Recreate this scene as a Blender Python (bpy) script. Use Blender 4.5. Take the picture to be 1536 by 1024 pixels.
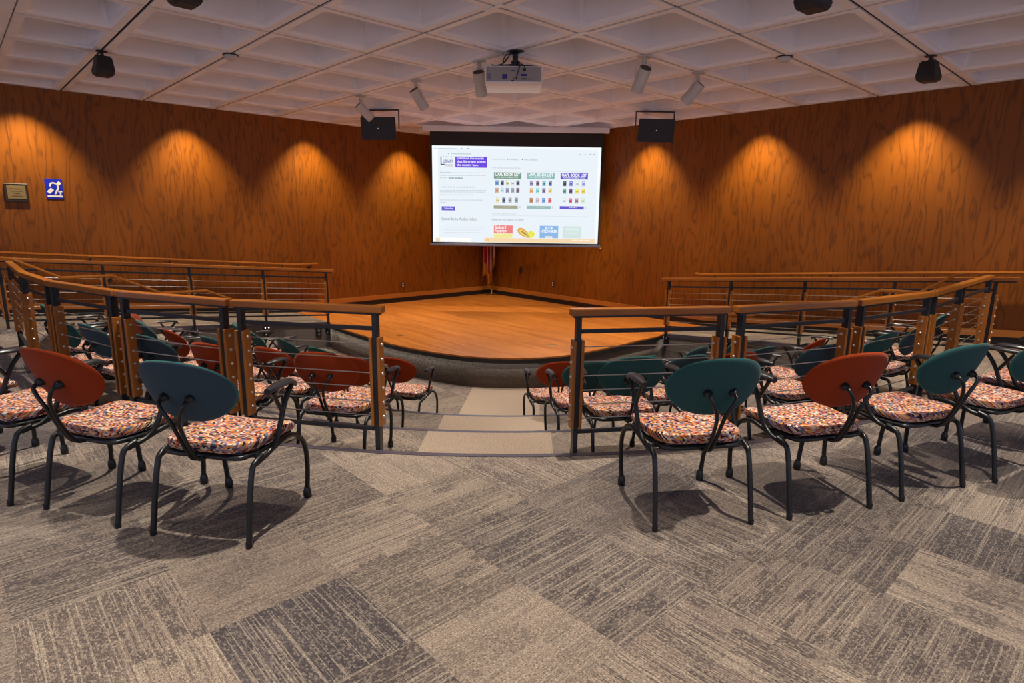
import bpy, bmesh, math, random
from mathutils import Vector, Matrix
from mathutils.geometry import tessellate_polygon
random.seed(7)
scn = bpy.context.scene
for o in list(bpy.data.objects):
    bpy.data.objects.remove(o)
C = scn.collection
PI = math.pi
H = math.sqrt(.5)
# ------------------------------------------------------------------ camera
def basis(yaw, pitch, roll):
    cy, sy, cp, sp, cr, sr = math.cos(yaw), math.sin(yaw), math.cos(pitch), math.sin(pitch), math.cos(roll), math.sin(roll)
    f = Vector((sy*cp, cy*cp, -sp)); r = Vector((cy, -sy, 0)); u = r.cross(f)
    return r*cr + u*sr, u*cr - r*sr, f
cam_d = bpy.data.cameras.new('camera')
cam = bpy.data.objects.new('camera', cam_d)
C.objects.link(cam)
_r, _u, _f = basis(-0.0338, 0.2049, 0.01377)
M = Matrix((( _r.x, _u.x, -_f.x, 0), (_r.y, _u.y, -_f.y, 0), (_r.z, _u.z, -_f.z, 1.5), (0, 0, 0, 1)))
cam.matrix_world = M
cam_d.sensor_width = 36
cam_d.lens = 900.5/1536*36
cam_d.clip_start = .05
scn.camera = cam
# ------------------------------------------------------------------ world, exposure
scn.view_settings.view_transform = 'Standard'
scn.view_settings.look = 'None'
scn.view_settings.gamma = 1
scn.view_settings.use_curve_mapping = False
scn.view_settings.exposure = 0.14
w = bpy.data.worlds.new('world'); scn.world = w; w.use_nodes = True
w.node_tree.nodes['Background'].inputs[0].default_value = (.66, .72, 1.0, 1)
w.node_tree.nodes['Background'].inputs[1].default_value = .80
# ------------------------------------------------------------------ lamps of the room
CEIL = 3.224
ZS = -.397                      # stage floor
ZP = -.84                       # pit floor
UL, VR = -11.405, 9.87          # the two wood walls
def uv(u, v, z=0.0):
    return Vector((H*(u+v), H*(v-u), z))
WARM = (1.0, .92, .80)
WARMW = (1.0, .82, .55)
DOWN = []
for iu, u in enumerate((-10.95, -8.91, -6.79, -4.67, -2.55, -.43)):
    for v in (-1.13, .99, 3.11, 5.23, 7.35, 9.42):
        DOWN.append((u, v))
def down_power(u, v):
    if u < -10 and v > 9: return 0
    if u < -6.3 and v < 0: return 0
    if u < -10 or v > 9: return 350      # wall washing rows
    return 430
for i, (u, v) in enumerate(DOWN):
    pw = down_power(u, v)
    if not pw: continue
    L = bpy.data.lights.new('downlight_lamp', 'SPOT')
    L.energy = pw; L.color = WARMW if (u < -10 or v > 9) else WARM
    L.spot_size = math.radians(83 if (u < -10 or v > 9) else 68); L.spot_blend = .75 if (u < -10 or v > 9) else 1.0; L.shadow_soft_size = .03
    o = bpy.data.objects.new('downlight_lamp', L); C.objects.link(o)
    o.location = uv(u, v, 3.37)
# ------------------------------------------------------------------ node helpers
class NT:
    def __init__(s, name):
        s.m = bpy.data.materials.new(name); s.m.use_nodes = True
        s.t = s.m.node_tree; s.b = s.t.nodes['Principled BSDF']
    def n(s, typ, **kw):
        x = s.t.nodes.new(typ)
        for k, v in kw.items(): setattr(x, k, v)
        return x
    def put(s, sock, v):
        if isinstance(v, bpy.types.NodeSocket): s.t.links.new(v, sock)
        elif v is not None: sock.default_value = v
    def math(s, op, a, b=None, c=None):
        x = s.n('ShaderNodeMath', operation=op)
        s.put(x.inputs[0], a); s.put(x.inputs[1], b)
        if c is not None: s.put(x.inputs[2], c)
        return x.outputs[0]
    def vmath(s, op, a, b=None):
        x = s.n('ShaderNodeVectorMath', operation=op); s.put(x.inputs[0], a)
        if b is not None: s.put(x.inputs[1], b)
        return x.outputs[0]
    def comb(s, x, y, z=0.0):
        k = s.n('ShaderNodeCombineXYZ'); s.put(k.inputs[0], x); s.put(k.inputs[1], y); s.put(k.inputs[2], z); return k.outputs[0]
    def sep(s, v):
        k = s.n('ShaderNodeSeparateXYZ'); s.put(k.inputs[0], v); return k.outputs
    def noise(s, vec, scale=5, detail=2, rough=.5, dist=0):
        k = s.n('ShaderNodeTexNoise'); s.put(k.inputs['Vector'], vec)
        k.inputs['Scale'].default_value = scale; k.inputs['Detail'].default_value = detail
        k.inputs['Roughness'].default_value = rough; k.inputs['Distortion'].default_value = dist
        return k.outputs[0]
    def white(s, vec):
        k = s.n('ShaderNodeTexWhiteNoise', noise_dimensions='3D'); s.put(k.inputs['Vector'], vec); return k.outputs
    def mix(s, f, a, b, typ='MIX'):
        k = s.n('ShaderNodeMix', data_type='RGBA', blend_type=typ)
        s.put(k.inputs[0], f); s.put(k.inputs[6], a); s.put(k.inputs[7], b); return k.outputs[2]
    def ramp(s, f, stops, interp='LINEAR'):
        k = s.n('ShaderNodeValToRGB'); s.put(k.inputs[0], f); cr = k.color_ramp; cr.interpolation = interp
        cr.elements[0].position = stops[0][0]; cr.elements[0].color = stops[0][1]
        cr.elements[1].position = stops[-1][0]; cr.elements[1].color = stops[-1][1]
        for p, c in stops[1:-1]:
            e = cr.elements.new(p); e.color = c
        return k.outputs[0]
    def pos(s): return s.n('ShaderNodeTexCoord').outputs['Object']
    def bump(s, h, strength=.3, dist=.01):
        k = s.n('ShaderNodeBump'); k.inputs['Strength'].default_value = strength; k.inputs['Distance'].default_value = dist
        s.put(k.inputs['Height'], h); s.t.links.new(k.outputs[0], s.b.inputs['Normal'])
    def col(s, v): s.put(s.b.inputs['Base Color'], v)
def c4(r, g, b): return (r, g, b, 1)
def simple(name, col, rough=.5, metal=0, spec=.5, var=0.0, scale=30):
    n = NT(name); n.b.inputs['Roughness'].default_value = rough; n.b.inputs['Metallic'].default_value = metal
    n.b.inputs['Specular IOR Level'].default_value = spec
    k = n.noise(n.pos(), scale, 3)
    d = var or .06
    n.col(n.mix(k, c4(*[x*(1-d) for x in col]), c4(*[min(1, x*(1+d)) for x in col])))
    return n.m
def emis(name, col, st=1.0):
    n = NT(name); n.t.nodes.remove(n.b)
    e = n.n('ShaderNodeEmission'); e.inputs[0].default_value = c4(*col); e.inputs[1].default_value = st
    n.t.links.new(e.outputs[0], n.t.nodes['Material Output'].inputs[0]); return n.m
def s2l(r, g, b):
    f = lambda x: ((x/255+.055)/1.055)**2.4 if x > 10 else x/255/12.92
    return (f(r), f(g), f(b))
# ---- carpet tiles
def carpet(name, mode='tiles'):
    n = NT(name); P = n.pos(); x, y, z = n.sep(P)
    u = n.math('MULTIPLY', n.math('SUBTRACT', x, y), H); v = n.math('MULTIPLY', n.math('ADD', x, y), H)
    T = .53
    if mode == 'tiles':
        U = n.math('DIVIDE', n.math('ADD', u, 1.62+T*40), T); V = n.math('DIVIDE', n.math('ADD', v, -1.58+T*40), T)
        fu, fv = n.math('FLOOR', U), n.math('FLOOR', V)
        ku, kv = n.math('FRACT', U), n.math('FRACT', V)
        wn = n.white(n.comb(fu, fv, 3.1)); rnd = wn[0]
        sc = n.sep(wn[1])
        turn = n.math('GREATER_THAN', sc[0], .5)
        a = n.math('ADD', n.math('MULTIPLY', ku, turn), n.math('MULTIPLY', kv, n.math('SUBTRACT', 1.0, turn)))
        b = n.math('ADD', n.math('MULTIPLY', kv, turn), n.math('MULTIPLY', ku, n.math('SUBTRACT', 1.0, turn)))
        seed = n.math('MULTIPLY', rnd, 57.0)
        # blocky patches inside each tile, drawn by the density of dark loops in the rows
        blk = n.white(n.comb(n.math('FLOOR', n.math('MULTIPLY', a, 2.0)), n.math('FLOOR', n.math('MULTIPLY', b, 4.0)), seed))[0]
        blk2 = n.white(n.comb(n.math('FLOOR', n.math('ADD', n.math('MULTIPLY', a, 4.0), .37)), n.math('FLOOR', n.math('MULTIPLY', b, 9.0)), n.math('ADD', seed, 9.0)))[0]
        row = n.math('FLOOR', n.math('MULTIPLY', b, 68.0))
        rowg = n.noise(n.comb(n.math('MULTIPLY', a, 1.1), n.math('MULTIPLY', b, 46.0), seed), 1.0, 1, .5)
        cell = n.math('FLOOR', n.math('ADD', n.math('MULTIPLY', a, 48.0), n.math('MULTIPLY', row, .5)))
        dash = n.white(n.comb(cell, row, seed))[0]
        base = n.ramp(sc[1], [(0, c4(*s2l(118, 103, 94))), (.3, c4(*s2l(132, 116, 104))), (.5, c4(*s2l(106, 94, 88))), (.75, c4(*s2l(142, 126, 112))), (1, c4(*s2l(90, 81, 80)))])
        dark = c4(*s2l(52, 47, 50))
        B1 = n.math('GREATER_THAN', blk, .62); B2 = n.math('GREATER_THAN', blk2, .74); LN = n.math('GREATER_THAN', rowg, .56)
        dens = n.math('MAXIMUM', n.math('MULTIPLY', B1, .62), n.math('MAXIMUM', n.math('MULTIPLY', B2, .8), n.math('MULTIPLY', LN, .70)))
        quiet = n.math('SUBTRACT', 1.0, n.math('MULTIPLY', n.math('LESS_THAN', sc[2], .20), .5))
        dens = n.math('MULTIPLY', dens, quiet)
        dk = n.math('MULTIPLY', dens, n.math('ADD', .34, n.math('MULTIPLY', n.math('LESS_THAN', dash, .55), .40)))
        colr = n.mix(dk, base, dark)
        LL = n.math('GREATER_THAN', n.noise(n.comb(n.math('MULTIPLY', a, .9), n.math('MULTIPLY', b, 58.0), n.math('ADD', seed, 5.0)), 1.0, 1, .5), .58)
        colr = n.mix(n.math('MULTIPLY', n.math('MULTIPLY', LL, quiet), .42), colr, c4(*s2l(176, 160, 140)))
        colr = n.mix(n.math('MULTIPLY', n.math('GREATER_THAN', dash, .72), .18), colr, c4(*s2l(188, 172, 150)))
        tone = n.math('ADD', .74, n.math('MULTIPLY', rnd, .26))
        colr = n.mix(1.0, colr, n.comb(tone, tone, tone), 'MULTIPLY')
        # loops of the pile
        loops = n.noise(n.comb(n.math('MULTIPLY', a, 60.0), n.math('MULTIPLY', b, 112.0), 0.0), 1.0, 1, .5)
    else:
        colr = c4(*s2l(150, 132, 115)) if mode == 'tan' else c4(*s2l(112, 104, 98))
        sc_ = 150.0 if mode == 'tan' else 110.0
        if mode == 'riser':
            loops = n.noise(n.comb(n.math('MULTIPLY', n.math('ADD', x, y), 75.0), n.math('MULTIPLY', z, 110.0), 0.0), 1.0, 1, .5)
        else:
            loops = n.noise(n.comb(n.math('MULTIPLY', u, sc_), n.math('MULTIPLY', v, sc_), 0.0), 1.0, 1, .5)
    lp = n.math('MULTIPLY', n.math('SUBTRACT', loops, .5), 3.2)
    fac = n.math('ADD', n.math('MULTIPLY', lp, .80), 1.0)
    fac = n.math('MAXIMUM', fac, .35)
    colr = n.mix(1.0, colr, n.comb(fac, fac, fac), 'MULTIPLY')
    n.col(colr); n.b.inputs['Roughness'].default_value = .95; n.b.inputs['Specular IOR Level'].default_value = .1
    n.b.inputs['Sheen Weight'].default_value = .22; n.b.inputs['Sheen Roughness'].default_value = .45
    n.bump(loops, .35, .006)
    return n.m
# ---- wood veneer on walls; along: 'x+y' (left wall, v) or 'x-y' (right wall, u)
def veneer(name, axis, base=(.20, .056, .0025), dark=(.035, .008, .0008), lite=(.34, .103, .0035), panel=1.04, off=0):
    n = NT(name); x, y, z = n.sep(n.pos())
    s = n.math('MULTIPLY', n.math('ADD' if axis == 'v' else 'SUBTRACT', x, y), H)
    S = n.math('DIVIDE', n.math('ADD', s, 50+off), panel); fl = n.math('FLOOR', S); fr = n.math('FRACT', S)
    rn = n.white(n.comb(fl, 4.2, 1.0)); sd = n.math('MULTIPLY', rn[0], 31.0)
    warp = n.noise(n.comb(n.math('MULTIPLY', s, 3.2), n.math('MULTIPLY', z, .55), sd), 1.0, 3, .55)
    rings = n.math('SINE', n.math('ADD', n.math('MULTIPLY', s, 40.0), n.math('MULTIPLY', warp, 56.0)))
    lines = n.math('POWER', n.math('ADD', n.math('MULTIPLY', rings, .5), .5), 5.0)
    fib = n.noise(n.comb(n.math('MULTIPLY', s, 150.0), n.math('MULTIPLY', z, 5.0), sd), 1.0, 3, .65)
    pore = n.noise(n.comb(n.math('MULTIPLY', s, 60.0), n.math('MULTIPLY', z, 6.0), 3.0), 1.0, 2, .6)
    broad = n.noise(n.comb(n.math('MULTIPLY', s, 5.0), n.math('MULTIPLY', z, .5), sd), 1.0, 2, .5)
    c = n.mix(fib, c4(*base), c4(*lite))
    c = n.mix(n.math('MULTIPLY', n.math('MULTIPLY', lines, .62), n.math('MULTIPLY', pore, 1.5)), c, c4(*dark))
    c = n.mix(n.math('MULTIPLY', broad, .45), c, c4(*[q*.62 for q in base]))
    seam = n.math('LESS_THAN', fr, .0045)
    c = n.mix(n.math('MULTIPLY', seam, .75), c, c4(.03, .01, .003))
    n.col(c); n.b.inputs['Roughness'].default_value = .42; n.b.inputs['Specular IOR Level'].default_value = .35
    n.bump(fib, .08, .002); return n.m
def plainwood(name, base, lite, sx=1.0, rough=.35, ax='x'):
    n = NT(name); p = n.sep(n.pos())
    a = p[0] if ax == 'x' else p[1]
    g = n.noise(n.comb(n.math('MULTIPLY', p[0], 6.0 if ax == 'x' else 90.0), n.math('MULTIPLY', p[1], 90.0 if ax == 'x' else 6.0), n.math('MULTIPLY', p[2], 90.0 if ax != 'z' else 4.0)), sx, 3, .6)
    n.col(n.mix(g, c4(*base), c4(*lite))); n.b.inputs['Roughness'].default_value = rough
    return n.m
def stagewood():
    n = NT('stage_wood'); x, y, z = n.sep(n.pos())
    u = n.math('MULTIPLY', n.math('SUBTRACT', x, y), H); v = n.math('MULTIPLY', n.math('ADD', x, y), H)
    st = n.math('DIVIDE', n.math('ADD', v, 40), .057); fl = n.math('FLOOR', st)
    off = n.math('MULTIPLY', n.white(n.comb(fl, 1.0, 2.0))[0], 9.0)
    brd = n.white(n.comb(fl, n.math('FLOOR', n.math('DIVIDE', n.math('ADD', u, off), .9)), 1.0))[0]
    g = n.noise(n.comb(n.math('MULTIPLY', u, 3.0), n.math('MULTIPLY', v, 90.0), brd), 1.0, 3, .6)
    big = n.noise(n.comb(n.math('MULTIPLY', u, .6), n.math('MULTIPLY', v, 3.5), 2.0), 1.0, 3, .6)
    c = n.mix(brd, c4(.35, .105, .015), c4(.52, .18, .03))
    c = n.mix(n.math('MULTIPLY', g, .5), c, c4(.30, .085, .012))
    c = n.mix(n.math('MULTIPLY', n.math('GREATER_THAN', big, .52), .22), c, c4(.28, .09, .015))
    n.col(c); n.b.inputs['Roughness'].default_value = .33; n.b.inputs['Specular IOR Level'].default_value = .45
    return n.m
def checks():
    n = NT('seat_checks'); p = n.vmath('MULTIPLY', n.pos(), (1, 1, 1)); x, y, z = n.sep(p)
    row = n.math('FLOOR', n.math('MULTIPLY', n.math('ADD', y, n.math('MULTIPLY', z, -1.5)), 98.0))
    xs = n.math('ADD', n.math('MULTIPLY', n.math('ADD', x, n.math('MULTIPLY', z, .35)), 88.0), n.math('MULTIPLY', row, .5))
    oi = n.n('ShaderNodeObjectInfo').outputs['Random']
    wv = n.white(n.comb(n.math('FLOOR', xs), row, n.math('FLOOR', n.math('MULTIPLY', oi, 50.0))))[0]
    cs = [(215, 190, 170), (190, 85, 40), (110, 100, 135), (50, 42, 60), (215, 140, 90), (175, 120, 115), (225, 210, 190), (140, 50, 45), (90, 100, 120), (30, 24, 32), (200, 150, 130), (185, 110, 70), (140, 130, 145), (200, 150, 60), (205, 175, 150), (60, 48, 55), (205, 125, 75)]
    k = n.ramp(wv, [(i/len(cs), c4(*s2l(*q))) for i, q in enumerate(cs)], 'CONSTANT')
    n.col(k); n.b.inputs['Roughness'].default_value = .9; n.b.inputs['Specular IOR Level'].default_value = .15
    n.bump(n.noise(n.pos(), 400, 1), .2, .002)
    return n.m
def fabric(name, col):
    n = NT(name); g = n.noise(n.pos(), 260, 2, .6)
    n.col(n.mix(g, c4(*[q*.75 for q in col]), c4(*[q*1.25 for q in col])))
    n.b.inputs['Roughness'].default_value = .9; n.b.inputs['Specular IOR Level'].default_value = .15
    n.b.inputs['Sheen Weight'].default_value = .07; n.b.inputs['Sheen Roughness'].default_value = .5
    n.bump(g, .25, .002); return n.m
MT = dict(
    carpet=carpet('carpet_tiles'), tan=carpet('carpet_tan', 'tan'), riser=carpet('carpet_riser', 'riser'),
    wallL=veneer('veneer_left', 'v', off=.13), wallR=veneer('veneer_right', 'u', off=.21),
    strip=plainwood('moulding_wood', (.40, .13, .02), (.55, .2, .035)),
    stage=stagewood(), black=simple('black_vinyl', (.012, .012, .014), .45),
    nosing=simple('nosing_vinyl', (.075, .065, .085), .3),
    railwood=plainwood('rail_wood', (.25, .075, .010), (.42, .14, .02), 1.0, .28),
    cladwood=plainwood('post_wood', (.26, .08, .010), (.42, .14, .018), 1.0, .35, 'z'),
    steel=simple('dark_steel', (.022, .024, .03), .38, .3), wire=simple('steel_wire', (.62, .60, .58), .28, 1),
    chrome=simple('chrome', (.75, .75, .76), .18, 1),
    frame=simple('chair_frame', (.007, .008, .010), .34), pad=simple('arm_pad', (.02, .02, .024), .34),
    teal=fabric('teal_fabric', (.035, .125, .11)), red=fabric('red_fabric', (.30, .036, .005)), blue=fabric('slate_fabric', (.035, .085, .088)),
    tealshade=fabric('teal_fabric_shaded', (.026, .080, .078)), slate=fabric('teal_fabric_deep_shade', (.040, .066, .085)), seat=checks(), ceil=simple('ceiling_concrete', (.86, .86, .93), .8, 0, .3, .04, 3), gap=simple('joint_black', (.01, .01, .01), .9),  # rear fabrics copy the teal with its shade put into the colour
    white=simple('white_paint', (.82, .82, .84), .4), can=simple('can_paint', (.55, .53, .50), .5), inner=simple('can_inside', (.08, .07, .065), .6),
    spk=simple('speaker_black', (.015, .016, .02), .55), glareside=simple('speaker_side_glare', (.02, .03, .05), .22),  # side panels tinted blue to paint in the screen's glare
    brass=simple('brass', (.70, .46, .13), .3, 1), brassdull=simple('brass_dull', (.28, .21, .09), .5, .4), grey=simple('projector_grey', (.33, .30, .29), .5), pole=simple('pole_wood', (.10, .05, .02), .4),
    bluelabel=simple('label_blue', s2l(50, 40, 130), .5), flagred=simple('flag_red', (.42, .012, .02), .8), flagwhite=simple('flag_white', (.75, .68, .62), .8),
    gold=simple('gold_fringe', (.62, .27, .03), .7, .2), signblue=simple('sign_blue', s2l(15, 40, 190), .4), signwhite=simple('sign_white', (.8, .8, .82), .4),
    plaque=simple('plaque_frame', (.03, .014, .008), .4), ivory=simple('ivory_plastic', (.55, .5, .42), .4), screenblack=simple('screen_black', (.018, .018, .02), .8),
    bar=simple('bar_metal', (.25, .25, .30), .3, .8), lamp=emis('lamp_lens', (1, .82, .6), 3.0), letter=simple('plaque_letters', (.12, .07, .03), .6))
# ------------------------------------------------------------------ mesh helpers
def tag(o, label=None, cat=None, group=None, kind=None):
    if label: o['label'] = label
    if cat: o['category'] = cat
    if group: o['group'] = group
    if kind: o['kind'] = kind
    return o
def obj(name, bm, mats, parent=None, smooth=False):
    me = bpy.data.meshes.new(name); bmesh.ops.recalc_face_normals(bm, faces=bm.faces[:])
    bm.to_mesh(me); bm.free()
    for m in (mats if isinstance(mats, (list, tuple)) else [mats]): me.materials.append(MT[m] if isinstance(m, str) else m)
    if smooth:
        for p in me.polygons: p.use_smooth = True
        try: me.set_sharp_from_angle(angle=math.radians(50))
        except Exception: pass
    o = bpy.data.objects.new(name, me); C.objects.link(o)
    if parent is not None: o.parent = parent
    return o
def empty(name, loc=(0, 0, 0), rz=0, label=None, cat=None, group=None):
    o = bpy.data.objects.new(name, None); C.objects.link(o); o.location = loc; o.rotation_euler = (0, 0, rz)
    o.empty_display_size = .1
    return tag(o, label, cat, group)
def box(bm, lo, hi, mi=0, mat=None):
    x0, y0, z0 = lo; x1, y1, z1 = hi
    vs = [Vector(p) for p in ((x0, y0, z0), (x1, y0, z0), (x1, y1, z0), (x0, y1, z0), (x0, y0, z1), (x1, y0, z1), (x1, y1, z1), (x0, y1, z1))]
    if mat is not None: vs = [mat @ p for p in vs]
    v = [bm.verts.new(p) for p in vs]
    for f in ((0, 3, 2, 1), (4, 5, 6, 7), (0, 1, 5, 4), (1, 2, 6, 5), (2, 3, 7, 6), (3, 0, 4, 7)):
        fc = bm.faces.new([v[i] for i in f]); fc.material_index = mi
    return v
def bbox(bm, lo, hi, bev=.004, mi=0, mat=None):
    b2 = bmesh.new(); box(b2, lo, hi)
    bmesh.ops.bevel(b2, geom=b2.edges[:] + b2.verts[:], offset=bev, segments=2, affect='EDGES', profile=.6)
    merge(bm, b2, mat, mi)
def merge(bm, b2, mat=None, mi=0):
    mp = {}
    for v in b2.verts: mp[v] = bm.verts.new(mat @ v.co if mat is not None else v.co)
    for f in b2.faces:
        try:
            g = bm.faces.new([mp[v] for v in f.verts]); g.material_index = mi; g.smooth = f.smooth
        except ValueError: pass
    b2.free()
def tube(bm, pts, r, seg=8, mi=0, caps=True):
    pts = [Vector(p) for p in pts]; n = len(pts)
    rs = r if isinstance(r, (list, tuple)) else [r]*n
    rings = []; up = None
    for i, p in enumerate(pts):
        d = (pts[min(i+1, n-1)] - pts[max(i-1, 0)]).normalized()
        if up is None:
            up = Vector((0, 0, 1)) if abs(d.z) < .9 else Vector((1, 0, 0))
        a = d.cross(up).normalized(); up = a.cross(d).normalized()
        rings.append([bm.verts.new(p + (a*math.cos(2*PI*k/seg) + up*math.sin(2*PI*k/seg))*rs[i]) for k in range(seg)])
    for i in range(n-1):
        for k in range(seg):
            f = bm.faces.new((rings[i][k], rings[i][(k+1) % seg], rings[i+1][(k+1) % seg], rings[i+1][k])); f.material_index = mi
    if caps:
        for q in (rings[0][::-1], rings[-1]):
            f = bm.faces.new(q); f.material_index = mi
def spline(pts, per=5):
    P = [Vector(p) for p in pts]; out = []
    Q = [P[0]*2 - P[1]] + P + [P[-1]*2 - P[-2]]
    for i in range(1, len(Q)-2):
        for k in range(per):
            t = k/per; a, b, c, d = Q[i-1], Q[i], Q[i+1], Q[i+2]
            out.append(.5*((2*b) + (c-a)*t + (2*a-5*b+4*c-d)*t*t + (3*b-a-3*c+d)*t**3))
    out.append(P[-1]); return out
def lathe(bm, prof, seg=16, mat=None, mi=0):
    rings = []
    for r, z in prof:
        rings.append([bm.verts.new((mat @ Vector((r*math.cos(2*PI*k/seg), r*math.sin(2*PI*k/seg), z))) if mat is not None else Vector((r*math.cos(2*PI*k/seg), r*math.sin(2*PI*k/seg), z))) for k in range(seg)])
    for i in range(len(rings)-1):
        for k in range(seg):
            f = bm.faces.new((rings[i][k], rings[i][(k+1) % seg], rings[i+1][(k+1) % seg], rings[i+1][k])); f.material_index = mi
    for q, ok in ((rings[0][::-1], prof[0][0] > 1e-5), (rings[-1], prof[-1][0] > 1e-5)):
        if ok:
            f = bm.faces.new(q); f.material_index = mi
    if prof[0][0] <= 1e-5 or prof[-1][0] <= 1e-5: bmesh.ops.remove_doubles(bm, verts=[v for r_ in (rings[0], rings[-1]) for v in r_], dist=1e-6)
def slab(bm, poly, ztop, zbot, mi_top=0, mi_side=0):
    """poly: list of xy Vectors; ztop: number or function"""
    zt = ztop if callable(ztop) else (lambda p: ztop)
    T = [bm.verts.new((p.x, p.y, zt(p))) for p in poly]; B = [bm.verts.new((p.x, p.y, zbot)) for p in poly]
    for tri in tessellate_polygon([[Vector((p.x, p.y, 0)) for p in poly]]):
        f = bm.faces.new([T[i] for i in tri]); f.material_index = mi_top
        f = bm.faces.new([B[i] for i in reversed(tri)]); f.material_index = mi_side
    n = len(poly)
    for i in range(n):
        f = bm.faces.new((T[i], T[(i+1) % n], B[(i+1) % n], B[i])); f.material_index = mi_side
# ------------------------------------------------------------------ plan of the room
CC = Vector((-.53, 9.6))
UR, VL = -9.97, 8.64             # inner edges of the two ramps
R1, R2, R3 = 5.985, 4.80, 3.57   # risers
def pol(r, a):
    t = math.radians(a); return Vector((CC.x + r*math.sin(t), CC.y - r*math.cos(t)))
cu, cv = H*(CC.x-CC.y), H*(CC.x+CC.y)
def xy(u, v): p = uv(u, v); return Vector((p.x, p.y))
def ends(r):
    va = cv - math.sqrt(r*r - (UR-cu)**2); ub = cu + math.sqrt(r*r - (VL-cv)**2)
    L = xy(UR, va); R_ = xy(ub, VL)
    an = lambda P: math.degrees(math.atan2(P.x-CC.x, CC.y-P.y))
    return an(L), an(R_), va, ub
def arc(r, a0, a1, n=48): return [pol(r, a0+(a1-a0)*i/n) for i in range(n+1)]
a1L, a1R, v1, u1 = ends(R1); a2L, a2R, v2, u2 = ends(R2); a3L, a3R, v3, u3 = ends(R3)
RLa, RLb = .07, 4.84             # left ramp from v=RLa (top) to RLb (stage)
RRa, RRb = -.73, -5.50           # right ramp from u=RRa (top) to RRb (stage)
def zrampL(v): return 0 if v < RLa else ZS if v > RLb else ZS*(v-RLa)/(RLb-RLa)
def zrampR(u): return 0 if u > RRa else ZS if u < RRb else ZS*(RRa-u)/(RRa-RRb)
# upper floor
bm = bmesh.new()
poly = [xy(UL, -7), xy(5.5, -7), xy(5.5, VR), xy(RRa, VR), xy(RRa, VL)] + arc(R1, a1R, a1L) + [xy(UR, RLa), xy(UL, RLa)]
slab(bm, poly, 0.0, -.30, 0, 1)
tag(obj('floor', bm, ['carpet', 'riser']), kind='structure')
def tier(r0, r1, A0, A1, B0, B1, z):
    bm = bmesh.new(); slab(bm, arc(r0, A1, A0) + arc(r1, B0, B1), z, z-.30, 0, 1)
    tag(obj('floor', bm, ['carpet', 'riser']), kind='structure')
tier(R1, R2, a1L, a1R, a2L, a2R, -.28)
tier(R2, R3, a2L, a2R, a3L, a3R, -.56)
STG = [(-3.60, 10.40), (-3.25, 9.98), (-2.86, 9.56), (-2.32, 9.02), (-1.9, 8.66), (-1.46, 8.37), (-.93, 8.12), (-.44, 8.05), (.1, 8.12), (.58, 8.37), (1.15, 8.89), (1.6, 9.36), (2.18, 9.92)]
front = [Vector((p.x, p.y)) for p in spline([(a, b, 0) for a, b in STG], 4)]
front[0] = xy(UR, RLb); front[-1] = xy(RRb, VL)
bm = bmesh.new()
slab(bm, arc(R3, a3R, a3L) + [xy(UR, 8.0), xy(-5, 8.64)], ZP, ZP-.2, 0, 1)
tag(obj('floor', bm, ['carpet', 'riser']), kind='structure')
# tan carpet laid in the centre aisle on each level
def runner(pts, z):
    bm = bmesh.new(); slab(bm, [Vector(p) for p in pts], z+.003, z+.0005)
    tag(obj('trim_1', bm, 'tan'), kind='structure')
def arcpts(r, x0, x1, n=8):
    return [(x0+(x1-x0)*i/n, CC.y - math.sqrt(r*r-(x0+(x1-x0)*i/n-CC.x)**2)) for i in range(n+1)]
for ra, rb, x0, x1, z in ((R1-.02, R2+.03, -.86, .18, -.28), (R2-.02, R3+.03, -.91, .16, -.56)):
    runner(arcpts(ra, x0, x1) + arcpts(rb, x0, x1)[::-1], z)
fr_in = [p for p in front if -.90 < p.x < .12]
runner(arcpts(R3-.02, -.90, .12) + [(p.x, p.y+.10) for p in fr_in[::-1]], ZP)
# stair nosings
for i, (r, aL, aR, z) in enumerate(((R1, a1L, a1R, 0), (R2, a2L, a2R, -.28), (R3, a3L, a3R, -.56))):
    bm = bmesh.new(); n = 60
    prev = None
    for k in range(n+1):
        a = aL+(aR-aL)*k/n
        q = [bm.verts.new((*pol(rr, a), z+dz)) for rr, dz in ((r+.035, .003), (r-.012, .004), (r-.014, -.03), (r+.002, -.03))]
        if prev:
            for j in range(4): bm.faces.new((prev[j], prev[(j+1) % 4], q[(j+1) % 4], q[j]))
        prev = q
    tag(obj('trim_%d' % (i+2), bm, 'nosing'), kind='structure')
# ramps
bm = bmesh.new()
vs = [(u, v, zrampL(v)) for u, v in ((UL, RLa), (UR, RLa), (UR, RLb), (UL, RLb))]
T = [bm.verts.new(uv(u, v, z)) for u, v, z in vs]; B = [bm.verts.new(uv(u, v, ZP)) for u, v, z in vs]
bm.faces.new(T)
for i in range(4):
    f = bm.faces.new((T[i], T[(i+1) % 4], B[(i+1) % 4], B[i])); f.material_index = 1
tag(obj('floor', bm, ['carpet', 'riser']), kind='structure')
bm = bmesh.new()
vs = [(u, v, zrampR(u)) for u, v in ((RRa, VR), (RRb, VR), (RRb, VL), (RRa, VL))]
T = [bm.verts.new(uv(u, v, z)) for u, v, z in vs]; B = [bm.verts.new(uv(u, v, ZP)) for u, v, z in vs]
bm.faces.new(T)
for i in range(4):
    f = bm.faces.new((T[i], T[(i+1) % 4], B[(i+1) % 4], B[i])); f.material_index = 1
tag(obj('floor', bm, ['carpet', 'riser']), kind='structure')
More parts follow.
